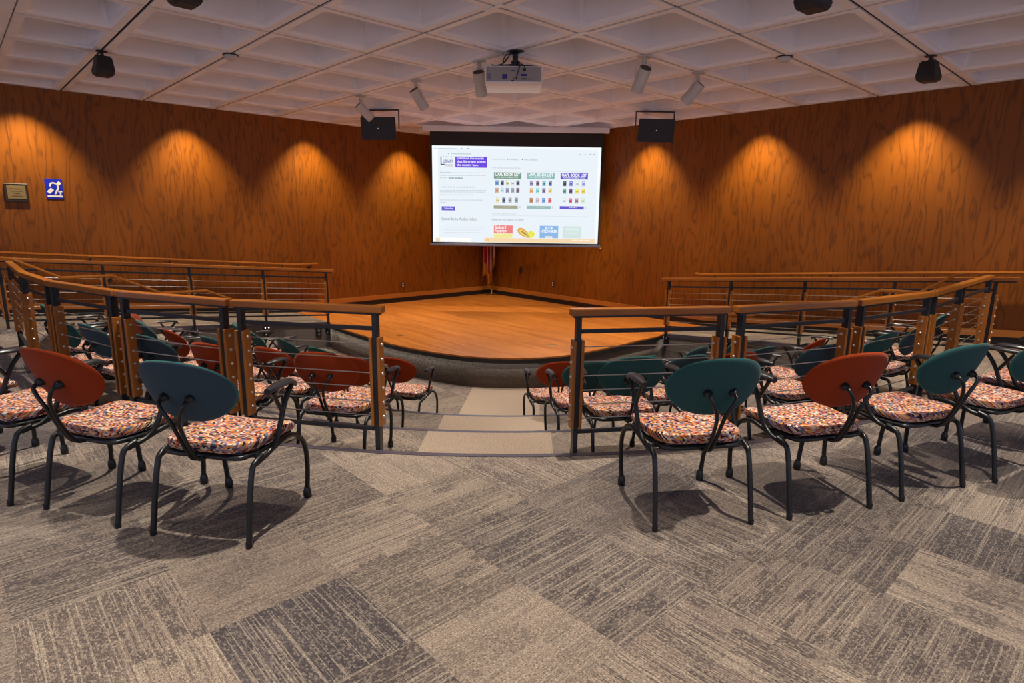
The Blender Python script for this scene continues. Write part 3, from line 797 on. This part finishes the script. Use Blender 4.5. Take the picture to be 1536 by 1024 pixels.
# browser bar
for x, y, w_ in ((653, 223.2, 1.3), (657, 223.2, 28), (692, 223, 1.3), (701, 223, 2), (672.5, 230.5, 1.5), (677, 230.8, 30), (868, 231.5, 2), (876, 231.5, 2), (883.5, 231, 1.6), (889.5, 231, 1.6)):
    pq(x, y-.6, x+w_, y+.6, (178, 196, 205) if w_ > 3 else (120, 130, 145), 2)
pq(661, 235, 662.6, 247, (60, 40, 130), 2); pq(661.6, 245.6, 667, 247.2, (60, 40, 130), 2)
ptext(665, 243.5, 4.2, 'LIBRARY', (70, 75, 160), .02, 15); ptext(668, 249.3, 3.6, 'READS', (150, 125, 120), .0, 11)
for k in range(4): pq(665+k*4, 234.6, 666+k*4, 235.8, (70, 60, 120), 2)
pq(683, 234.8, 730.5, 250.8, (85, 45, 215), 1)
ptext(685.5, 238.6, 3.4, 'published this month', (232, 228, 250), .02, 40)
ptext(685.5, 243.6, 3.5, 'that librarians across', (240, 238, 252), .02, 43); ptext(685.5, 248.6, 3.5, 'the country love.', (240, 238, 252), .02, 32)
ptext(660.5, 259.3, 2.0, 'Libraryreads', (110, 125, 130), .01, 15)
rnd = random.Random(3)
def gline(x0, y, x1, rgb=(184, 194, 204), h=.9):
    x = x0
    while x < x1:
        w_ = rnd.uniform(1.5, 5); pq(x, y-h/2, min(x+w_, x1), y+h/2, rgb, 1); x += w_+1.0
gline(677, 258.8, 727); gline(660, 262.8, 729); gline(660, 266.4, 671); gline(673, 266.6, 694, (95, 125, 135), 1.3)
ptext(661, 281, 2.4, 'UAPL EMAIL NEWSLETTERS', (165, 175, 186), 0, 51)
for y, a, b2 in ((285, 662, 730), (287.4, 661, 728), (291.6, 661, 710), (299.5, 661, 724), (303, 661, 669)): gline(660, y, b2, (180, 190, 202))
pq(662, 309, 682.5, 315.2, (88, 66, 205), 1); ptext(666, 313.4, 3.0, 'Subscribe', (240, 240, 252), .01, 13)
ptext(662, 330, 4.6, 'Subscribe to Author Alert', (105, 112, 122), 0, 53)
for y, b2 in ((337.5, 725), (341, 726), (345, 722), (349, 722), (352.8, 705)): gline(665, y, b2, (200, 206, 212), .7)
ptext(738.5, 239.6, 2.2, 'Staff Picks by', (175, 185, 195), 0, 20); pq(760.5, 237.6, 762, 239.2, (70, 80, 95), 2); ptext(764, 239.8, 2.3, 'New Books', (110, 150, 160), 0, 13)
pq(782.5, 237.8, 784, 239.4, (70, 80, 95), 2); ptext(786, 240, 2.3, 'New Audiobooks', (110, 150, 165), 0, 20)
ptext(738.5, 252, 2.3, 'Find New and Upcoming Books', (165, 175, 185), 0, 42)
pq(738, 255.2, 884, 255.7, (205, 213, 222), 1)
for X, hc_, fc in ((741, (98, 138, 118), (150, 150, 125)), (791, (118, 172, 172), (140, 175, 172)), (841, (82, 60, 195), (82, 60, 195))):
    y0 = 257.8 + (X-741)*.004
    pq(X, y0, X+41, y0+9.4, hc_, 1); ptext(X+2, y0+5.2, 4.2, 'UAPL BOOK LIST', (248, 250, 252), .03, 37)
    ptext(X+4, y0+8.2, 1.8, 'NEW AND UPCOMING TITLES', (225, 235, 235), .01, 32)
    yb = 307.5 + (X-741)*.006; pq(X, yb, X+36.5, yb+4.6, fc, 1); pq(X+38, yb+.5, X+40.5, yb+4, (200, 206, 214), 1)
    gline(X+14, yb+2.2, X+26, (215, 220, 215), 1.0)
pal3 = {741: [[(70, 120, 170), (60, 50, 85), (190, 195, 150), (200, 205, 205), (65, 60, 95)], [(190, 140, 110), (170, 205, 215), (125, 130, 160), (140, 140, 155), (95, 75, 95)], [(215, 205, 150), (70, 70, 95), (140, 140, 155), (120, 125, 140)]],
        791: [[(125, 115, 160), (95, 65, 90), (80, 150, 160), (85, 90, 140)], [(215, 150, 85), (110, 190, 195), (100, 75, 100), (215, 175, 70)], [(165, 105, 70), (190, 170, 175), (95, 130, 205), (205, 70, 80)]],
        841: [[(60, 60, 70), (105, 110, 190), (215, 215, 215), (160, 160, 215)], [(75, 130, 120), (70, 45, 85), (225, 205, 60), (220, 185, 50)], [(195, 215, 225), (195, 70, 95), (150, 115, 120), (190, 215, 175)]]}
for X, rows in pal3.items():
    for r_i, rr in enumerate(rows):
        y0 = (269.8, 281, 295.6)[r_i] + (X-741)*.006
        nn = len(rr); step = 7.9 if nn == 5 else 9.4
        x0 = X+2.2 if nn == 5 else X+(3.4 if X == 741 else 4.2)
        for k, cc_ in enumerate(rr):
            x_ = x0+k*step; pq(x_, y0, x_+4.8, y0+7.6, cc_, 1)
            l2 = tuple(min(255, c+60) for c in cc_); d2 = tuple(max(0, c-45) for c in cc_)
            pq(x_+.8, y0+1, x_+3.2+rnd.random(), y0+2.4, l2, 2); pq(x_+rnd.uniform(.6, 2), y0+3.6, x_+4.0, y0+4.6+rnd.random(), d2, 2); pq(x_+1.2, y0+6, x_+3.8, y0+6.9, l2, 2)
ptext(739, 321, 2.2, 'EXPLORE OUR OTHER LISTS', (180, 188, 198), 0, 36); pq(738, 322.3, 884, 322.8, (200, 208, 220), 1)
ptext(738, 330.2, 3.1, 'Celebrate our planet on Libby!', (135, 130, 165), 0, 49)
pq(741.5, 337.6, 770.2, 350, (232, 108, 108), 1); ptext(743, 342.8, 5, 'Backyard', (250, 235, 235), .03, 17); ptext(743, 348.3, 5, 'Foraging', (250, 235, 235), .03, 18)
pq(741.5, 350, 770.2, 357, (236, 232, 170), 1)
for k in range(9): pq(742+k*3.1, 352+rnd.uniform(-1, 2), 744.2+k*3.1, 356.6, (232, 220, 70), 2)
pq(811.5, 338, 839.8, 357, (120, 170, 225), 1); ptext(820, 343.5, 4.2, 'BOOK', (245, 250, 255), .03, 12); ptext(813, 348.5, 4.2, 'HITCHHIKER', (245, 250, 255), .03, 25); pq(820, 354, 831, 357, (225, 225, 220), 2)
pq(846.5, 338.6, 874.5, 357, (200, 222, 218), 1); ptext(850, 345, 3.6, '100 BOOKS', (225, 240, 238), .02, 21); ptext(850, 350.5, 3.0, 'for the earth', (225, 240, 238), .02, 20)
def pleaf(cx_, cy_, L_, W_, ang, rgb, lay):
    pts = []
    for k in range(24):
        t = 2*PI*k/24; x_ = math.cos(t)*L_; y_ = math.sin(t)*W_*(1-.35*math.cos(t))
        X_ = cx_ + x_*math.cos(ang) - y_*math.sin(ang); Y_ = cy_ + x_*math.sin(ang) + y_*math.cos(ang)
        lx, lz = ps(X_, min(Y_, 357)); pts.append(page.verts.new((lx, -.0065-.0008*lay, lz)))
    f = page.faces.new(pts); f.material_index = pc(rgb)
pleaf(788, 350, 12, 5, .62, (225, 150, 50), 1); pleaf(788.5, 350.5, 9.5, 3.2, .62, (228, 205, 90), 2); pleaf(789, 350.5, 7.5, 1.2, .62, (150, 120, 60), 3); pleaf(799, 351.5, 5.4, 5.4, 0, (228, 222, 60), 2)
obj('projected_page', page, pm, sroot)
# ------------------------------------------------------------------ flag on a stand behind the screen
fp = Vector((-1.02, 14.72, ZS))
fr = empty('flag_on_stand', fp, 0, 'furled red and white striped flag with gold fringe on a brass-based pole', 'flag')
b = bmesh.new(); lathe(b, [(.155, 0), (.155, .012), (.14, .02), (.08, .035), (.035, .05), (.022, .06), (.022, .14), (.0, .14)], 28); obj('base', b, 'brass', fr, True)
b = bmesh.new(); tube(b, [(0, 0, .13), (0, 0, 2.35)], .013, 10); obj('pole', b, 'pole', fr, True)
b = bmesh.new(); lathe(b, [(0, 2.35), (.02, 2.37), (.028, 2.40), (.015, 2.43), (.03, 2.46), (0, 2.52)], 12); obj('finial', b, 'brass', fr, True)
b = bmesh.new(); NU, NV = 40, 26
def fpt(i, j):
    s = i/NU; t = j/NV
    ztop = 2.30 - .12*s; zb = .16 + 1.5*abs(s-.52)**1.15 + .05*abs(math.sin(s*14))
    if s < .22: zb = min(zb, .46)
    z = zb + (ztop-zb)*t
    x = -.20 + .27*s + .02*math.sin(s*21 + t*2) - .05*(1-t)*(s < .5)*(.5-s) ; y = .055*math.sin(s*24.0 + t) - .03
    return (x, y, z)
g = [[b.verts.new(fpt(i, j)) for j in range(NV+1)] for i in range(NU+1)]
for i in range(NU):
    for j in range(NV):
        f = b.faces.new((g[i][j], g[i+1][j], g[i+1][j+1], g[i][j+1]))
        f.material_index = 0 if int(i/NU*7) % 2 == 1 else 1
        if j <= 3 or i in (0, NU-1, NU-2): f.material_index = 2
fo = obj('flag_cloth', b, ['flagred', 'flagwhite', 'gold'], fr, True); mdf = fo.modifiers.new('s', 'SOLIDIFY'); mdf.thickness = .004
# ------------------------------------------------------------------ projector
pj = empty('projector', (-.24, 6.90, CEIL), .0338, 'white video projector hanging from a black ceiling mount, seen from behind', 'projector')
b = bmesh.new(); lathe(b, [(.095, 0), (.095, -.012), (.03, -.03), (.03, -.09), (.045, -.095), (.045, -.14), (.0, -.14)], 20); obj('mount', b, 'steel', pj, True)
b = bmesh.new()
for sx in (-.22, -.08, .08, .2): tube(b, [(0, 0, -.13), (sx, -.02, -.150), (sx*1.1, .10*(1 if sx > 0 else -1), -.160)], .010, 6)
tube(b, [(-.24, -.02, -.152), (.24, -.02, -.152)], .009, 6); obj('mount_arms', b, 'steel', pj)
b = bmesh.new(); bbox(b, (-.32, -.13, -.345), (.29, .40, -.168), .02); body = obj('body', b, 'white', pj, True)
b = bmesh.new(); bbox(b, (-.305, -.134, -.325), (.275, -.1305, -.180), .001); pan = obj('rear_panel', b, 'grey', body)
b = bmesh.new()
for x0, z0, x1, z1 in ((-.135, -.300, -.085, -.255), (.06, -.272, .125, -.250), (-.295, -.30, -.255, -.295), (-.295, -.28, -.255, -.275), (-.295, -.26, -.255, -.255), (-.04, -.222, 0, -.214)):
    b = bmesh.new(); box(b, (x0, -.1365, z0), (x1, -.1345, z1)); obj('printed_mark', b, 'bluelabel', pan)
b = bmesh.new()
for x0 in (-.02, .01, .07, .09, .11, .14, .165): box(b, (x0, -.1365, -.305), (x0+.014, -.1345, -.293))
box(b, (.08, -.1375, -.225), (.115, -.1345, -.195)); box(b, (-.04, -.1365, -.322), (-.01, -.1345, -.312)); obj('port', b, 'steel', pan)
b = bmesh.new()
tube(b, spline([(0.02, -.03, -.10), (.05, -.13, -.16), (.035, -.16, -.22), (.02, -.15, -.27), (.01, -.14, -.298)], 4), .005, 6)
tube(b, spline([(.03, -.03, -.10), (.07, -.12, -.15), (.10, -.15, -.18), (.098, -.142, -.205)], 4), .005, 6)
tube(b, spline([(-.02, 0, -.02), (-.10, -.05, -.05), (-.13, -.06, -.12), (-.09, -.07, -.09), (-.06, -.06, -.05), (-.12, -.07, -.13), (-.2, -.08, -.160)], 4), .006, 6)
obj('power_cord', b, 'spk', pj, True)
# ------------------------------------------------------------------ track spotlights
target = Vector((-.75, 11.2, .8))
spots = [('white cylinder spotlight partly hidden behind the projector', (-.665, 7.33)), ('white cylinder spotlight, middle one of the left three on the ceiling', (-1.578, 8.295)), ('white cylinder spotlight in front of the left wall speaker', (-2.604, 9.339)),
         ('white cylinder spotlight right of the projector, nearer of the right pair', (1.158, 7.051)), ('white cylinder spotlight, rightmost of the ceiling spotlights', (1.929, 7.801))]
dirs = [Vector((.10, .55, -.83)), Vector((.45, .45, -.77)), Vector((.62, .42, -.66)), Vector((-.22, .62, -.75)), Vector((-.55, .40, -.73))]
for (lb, (x, y)), dv in zip(spots, dirs):
    r_ = empty('spotlight', (x, y, CEIL), 0, lb, 'spotlight', 'ceiling track spotlights')
    b = bmesh.new(); lathe(b, [(.075, 0), (.075, -.018), (.025, -.022), (.025, -.07), (0, -.07)], 18); obj('canopy', b, 'can', r_, True)
    dv = dv.normalized(); q = dv.to_track_quat('-Z', 'Y').to_matrix().to_4x4(); ctr_ = Vector((dv.x*.06, dv.y*.06, -.215))
    mt = Matrix.Translation(ctr_) @ q
    b = bmesh.new(); lathe(b, [(0, .10), (.062, .10), (.066, .105), (.066, .115), (.068, .12), (.068, -.15), (.060, -.15), (.058, -.06), (0, -.06)], 22, mt); cn = obj('can', b, 'can', r_, True)
    b = bmesh.new(); lathe(b, [(0, .116), (.062, .116), (.062, .119), (0, .119)], 22, mt); obj('rear_cap', b, 'inner', cn)
    b = bmesh.new(); sd = q @ Vector((1, 0, 0)); sd.z = 0; sd.normalize()
    tube(b, [ctr_ + sd*.072, ctr_ + sd*.078 + Vector((0, 0, .06)), Vector((0, 0, -.075)) + sd*.078, Vector((0, 0, -.075)) - sd*.078, ctr_ - sd*.078 + Vector((0, 0, .06)), ctr_ - sd*.072], .005, 6); obj('yoke', b, 'can', r_)
# lamps added at two of the spotlights to brighten the stage
for (x, y), e in (((1.158, 7.051), 60), ((-1.578, 8.295), 60)):
    L = bpy.data.lights.new('spotlight_lamp', 'SPOT'); L.energy = e; L.color = WARM; L.spot_size = math.radians(60); L.spot_blend = .6; L.shadow_soft_size = .04
    o = bpy.data.objects.new('spotlight_lamp', L); C.objects.link(o); p = Vector((x, y, CEIL-.2)); dd = (target-p).normalized(); o.location = p + dd*.24 + Vector((0, 0, -.1))
    o.rotation_euler = dd.to_track_quat('-Z', 'Y').to_euler()
# ------------------------------------------------------------------ loudspeakers
for (x, y), lb, sg in (((-2.62, 10.55), 'black box loudspeaker in a U bracket left of the screen', -1), ((1.95, 10.5), 'black box loudspeaker in a U bracket right of the screen', 1)):
    r_ = empty('hanging_speaker', (x, y, CEIL), math.radians(5*sg), lb, 'speaker', 'speakers in U brackets')
    W_ = .30
    b = bmesh.new(); vs_ = [(-W_, -.13), (W_, -.13), (W_*.72, .16), (-W_*.72, .16)]
    tilt = Matrix.Translation((0, 0, -.30)) @ Matrix.Rotation(math.radians(8), 4, 'X')
    lo_ = [b.verts.new(tilt @ Vector((a, c, -.18))) for a, c in vs_]; hi_ = [b.verts.new(tilt @ Vector((a, c, .18))) for a, c in vs_]
    b.faces.new(lo_[::-1]); b.faces.new(hi_)
    for k in range(4):
        f = b.faces.new((lo_[k], lo_[(k+1) % 4], hi_[(k+1) % 4], hi_[k])); f.material_index = 1 if k in (1, 3) else 0
    bmesh.ops.bevel(b, geom=b.edges[:], offset=.008, segments=2, affect='EDGES')
    cab = obj('cabinet', b, ['spk', 'glareside'], r_)  # cabinet sides carry the painted screen glare
    b = bmesh.new(); lathe(b, [(0, -.003), (.008, -.003), (.008, 0)], 10, tilt @ Matrix.Translation((0, -.133, 0)) @ Matrix.Rotation(PI/2, 4, 'X')); obj('badge', b, 'chrome', cab)
    b = bmesh.new(); e = W_+.012
    bbox(b, (-e-.01, -.03, -.016), (e+.01, .03, -.0005), .002); bbox(b, (-e-.012, -.02, -.30), (-e, .02, -.004), .002); bbox(b, (e, -.02, -.30), (e+.012, .02, -.004), .002); obj('bracket', b, 'steel', r_)
sp4 = [((-4.80, 6.95), 'small black wedge speaker hanging near the upper left wall', -42), ((4.15, 6.98), 'small black wedge speaker hanging near the upper right wall', 40), ((-2.55, 4.66), 'small black wedge speaker cut off at the top left of the picture', -42), ((1.94, 4.74), 'small black wedge speaker cut off at the top right of the picture', 42)]
for (x, y), lb, az in sp4:
    r_ = empty('ceiling_speaker', (x, y, CEIL), math.radians(az), lb, 'speaker', 'small black ceiling speakers')
    b = bmesh.new(); lathe(b, [(.055, 0), (.055, -.01), (.018, -.015), (.018, -.06), (0, -.06)], 14); obj('mount', b, 'steel', r_, True)
    b = bmesh.new(); T0 = [(-.075, -.06), (.075, -.06), (.075, .075), (-.075, .075)]; T1 = [(-.125, -.10), (.125, -.10), (.115, .09), (-.115, .09)]; T2 = [(-.085, -.085), (.085, -.085), (.08, .07), (-.08, .07)]
    rr = [[b.verts.new((a, c, z)) for a, c in L_] for L_, z in ((T0, -.055), (T1, -.22), (T2, -.265))]
    for A_, B_ in zip(rr, rr[1:]):
        for k in range(4): b.faces.new((A_[k], A_[(k+1) % 4], B_[(k+1) % 4], B_[k]))
    b.faces.new(rr[0]); b.faces.new(rr[-1][::-1]); bmesh.ops.bevel(b, geom=b.edges[:], offset=.014, segments=3, affect='EDGES')
    obj('cabinet', b, 'spk', r_, True)
# smoke detectors and small ceiling plates
for (x, y), lb in (((-3.42, 7.08), 'small white smoke detector on the left part of the ceiling'), ((2.65, 7.05), 'small white smoke detector on the right part of the ceiling')):
    r_ = empty('smoke_detector', (x, y, CEIL), 0, lb, 'smoke detector', 'smoke detectors')
    b = bmesh.new(); lathe(b, [(.085, 0), (.085, -.012)], 20); obj('base', b, 'steel', r_, True)
    b = bmesh.new(); lathe(b, [(.072, -.012), (.07, -.03), (.045, -.055), (.03, -.06), (0, -.06)], 20); obj('cover', b, 'can', r_, True)
for (x, y), lb in (((-.37, 5.51), 'thin white plate on a ceiling joint above the projector'), ((.39, 6.25), 'thin white plate on a ceiling joint right of the projector')):
    b = bmesh.new(); bbox(b, (-.11, -.022, -.012), (.11, .022, -.0005), .003)
    o = obj('ceiling_plate', b, 'white'); o.location = (x, y, CEIL); o.rotation_euler = (0, 0, -PI/4); tag(o, lb, 'ceiling plate', 'white ceiling plates')
# ------------------------------------------------------------------ things on the walls
def onL(v, z, off=0): return uv(UL+off, v, z)
def onR(u, z, off=0): return uv(u, VR-off, z)
# local frame for wall things: x to the right as seen, y into the wall
RZL, RZR = PI/4, -PI/4
pq_ = empty('wall_plaque', onL(.83, 1.74), RZL, 'small brass plaque in a dark wood frame on the left wall', 'plaque')
b = bmesh.new(); bbox(b, (-.135, -.028, -.13), (.135, -.001, .13), .006); obj('frame', b, 'plaque', pq_)
b = bmesh.new(); bbox(b, (-.105, -.032, -.085), (.105, -.0285, .10), .001); pl_ = obj('plate', b, 'brassdull', pq_)
b = bmesh.new()
for z_, hw in ((.055, .075), (.025, .07), (-.01, .035), (-.045, .06)): box(b, (-hw, -.0335, z_-.004), (hw, -.0325, z_+.004))
obj('lettering', b, 'letter', pl_)
b = bmesh.new(); bbox(b, (-.13, -.031, .122), (.13, -.0285, .129), .0005); obj('top_edge', b, 'ivory', pq_)
sg_ = empty('hearing_loop_sign', onL(1.275, 1.81), RZL, 'small blue sign with a white ear symbol on the left wall', 'sign')
b = bmesh.new(); bbox(b, (-.105, -.008, -.145), (.105, -.001, .145), .003); bd = obj('board', b, 'signblue', sg_)
b = bmesh.new()
def flat(pts, y=-.0095):
    f = b.faces.new([b.verts.new((x, y, z)) for x, z in pts])
def thick(pts, w_):
    for (x0, z0), (x1, z1) in zip(pts, pts[1:]):
        d = Vector((x1-x0, z1-z0)); n_ = Vector((-d.y, d.x)).normalized()*w_
        flat([(x0+n_.x, z0+n_.y), (x1+n_.x, z1+n_.y), (x1-n_.x, z1-n_.y), (x0-n_.x, z0-n_.y)])
thick([(-.075, -.055), (-.02, .0)], .024); thick([(.035, .055), (.08, .10)], .022)
ear = [(-.045, .035), (-.04, .07), (-.01, .088), (.03, .075), (.05, .04), (.045, .0), (.025, -.03), (.018, -.06), (.0, -.07)]
thick([(p.x, p.z) for p in spline([(a, 0, c) for a, c in ear], 4)], .011)
thick([(.045, -.035), (.095, -.035)], .009); thick([(.07, -.035), (.07, -.08)], .010)
thick([(-.09, -.105), (.095, -.105)], .014)
obj('symbol', b, 'signwhite', bd)
for root_p, rz, lb in ((onL(7.31, -.01), RZL, 'small wall outlet left of the stage corner, low on the wall'), (onR(-9.24, .03), RZR, 'small wall outlet right of the stage corner, low on the wall')):
    r_ = empty('wall_outlet', root_p, rz, lb, 'outlet', 'wall outlets beside the stage')
    b = bmesh.new(); bbox(b, (-.036, -.007, -.06), (.036, -.001, .06), .002); pt_ = obj('plate', b, 'spk', r_)
    b = bmesh.new(); bbox(b, (-.017, -.010, .008), (.017, -.0072, .042), .001); bbox(b, (-.017, -.010, -.042), (.017, -.0072, -.008), .001); obj('socket', b, 'signwhite', pt_)
b = bmesh.new(); bbox(b, (-.04, -.03, -.065), (.04, -.001, .065), .004); o = obj('wall_box', b, 'spk'); o.location = onR(-10.27, .27); o.rotation_euler = (0, 0, RZR); tag(o, 'small black control box on the right wall near the corner', 'control box')
b = bmesh.new(); lathe(b, [(.02, 0), (.02, .012), (.008, .03), (0, .03)], 12, Matrix.Rotation(PI/2, 4, 'X')); o = obj('wall_fitting', b, 'chrome', None, True); o.location = onR(-7.92, .88, .001); o.rotation_euler = (0, 0, RZR); tag(o, 'tiny bright metal fitting on the right wall beside the screen', 'fitting')
b = bmesh.new(); bbox(b, (-.12, -.03, -.17), (.20, -.001, .17), .006); o = obj('dark_panel', b, 'plaque'); o.location = onR(-.60, 1.28); o.rotation_euler = (0, 0, RZR); tag(o, 'dark panel on the right wall at the picture edge', 'panel')
for (x, y), lb in (((-2.12, 9.41), 'small brass floor outlet near the left front edge of the stage'), ((.31, 8.94), 'small brass floor outlet near the right front edge of the stage'), ((-1.21, 12.98), 'small brass floor outlet at the back of the stage')):
    b = bmesh.new(); lathe(b, [(.055, 0), (.055, .003), (.045, .005), (0, .005)], 20); o = obj('floor_outlet', b, 'brass', None, True); o.location = (x, y, ZS+.0002); tag(o, lb, 'floor outlet', 'stage floor outlets')
r_ = empty('connector_box', uv(UR+.001, 4.62, -.52), 0, 'small steel connector panel on the ramp wall at the left stage corner', 'connector panel')
r_.rotation_euler = (0, 0, -PI/4)
b = bmesh.new(); bbox(b, (0, -.05, -.11), (.02, .05, .11), .003); bx_ = obj('plate', b, 'steel', r_)
b = bmesh.new()
for z_ in (-.065, 0, .065): lathe(b, [(.024, 0), (.024, .006), (.016, .006), (.016, .002), (0, .002)], 12, Matrix.Translation((.02, 0, z_)) @ Matrix.Rotation(PI/2, 4, 'Y'))
obj('socket', b, 'chrome', bx_, True)
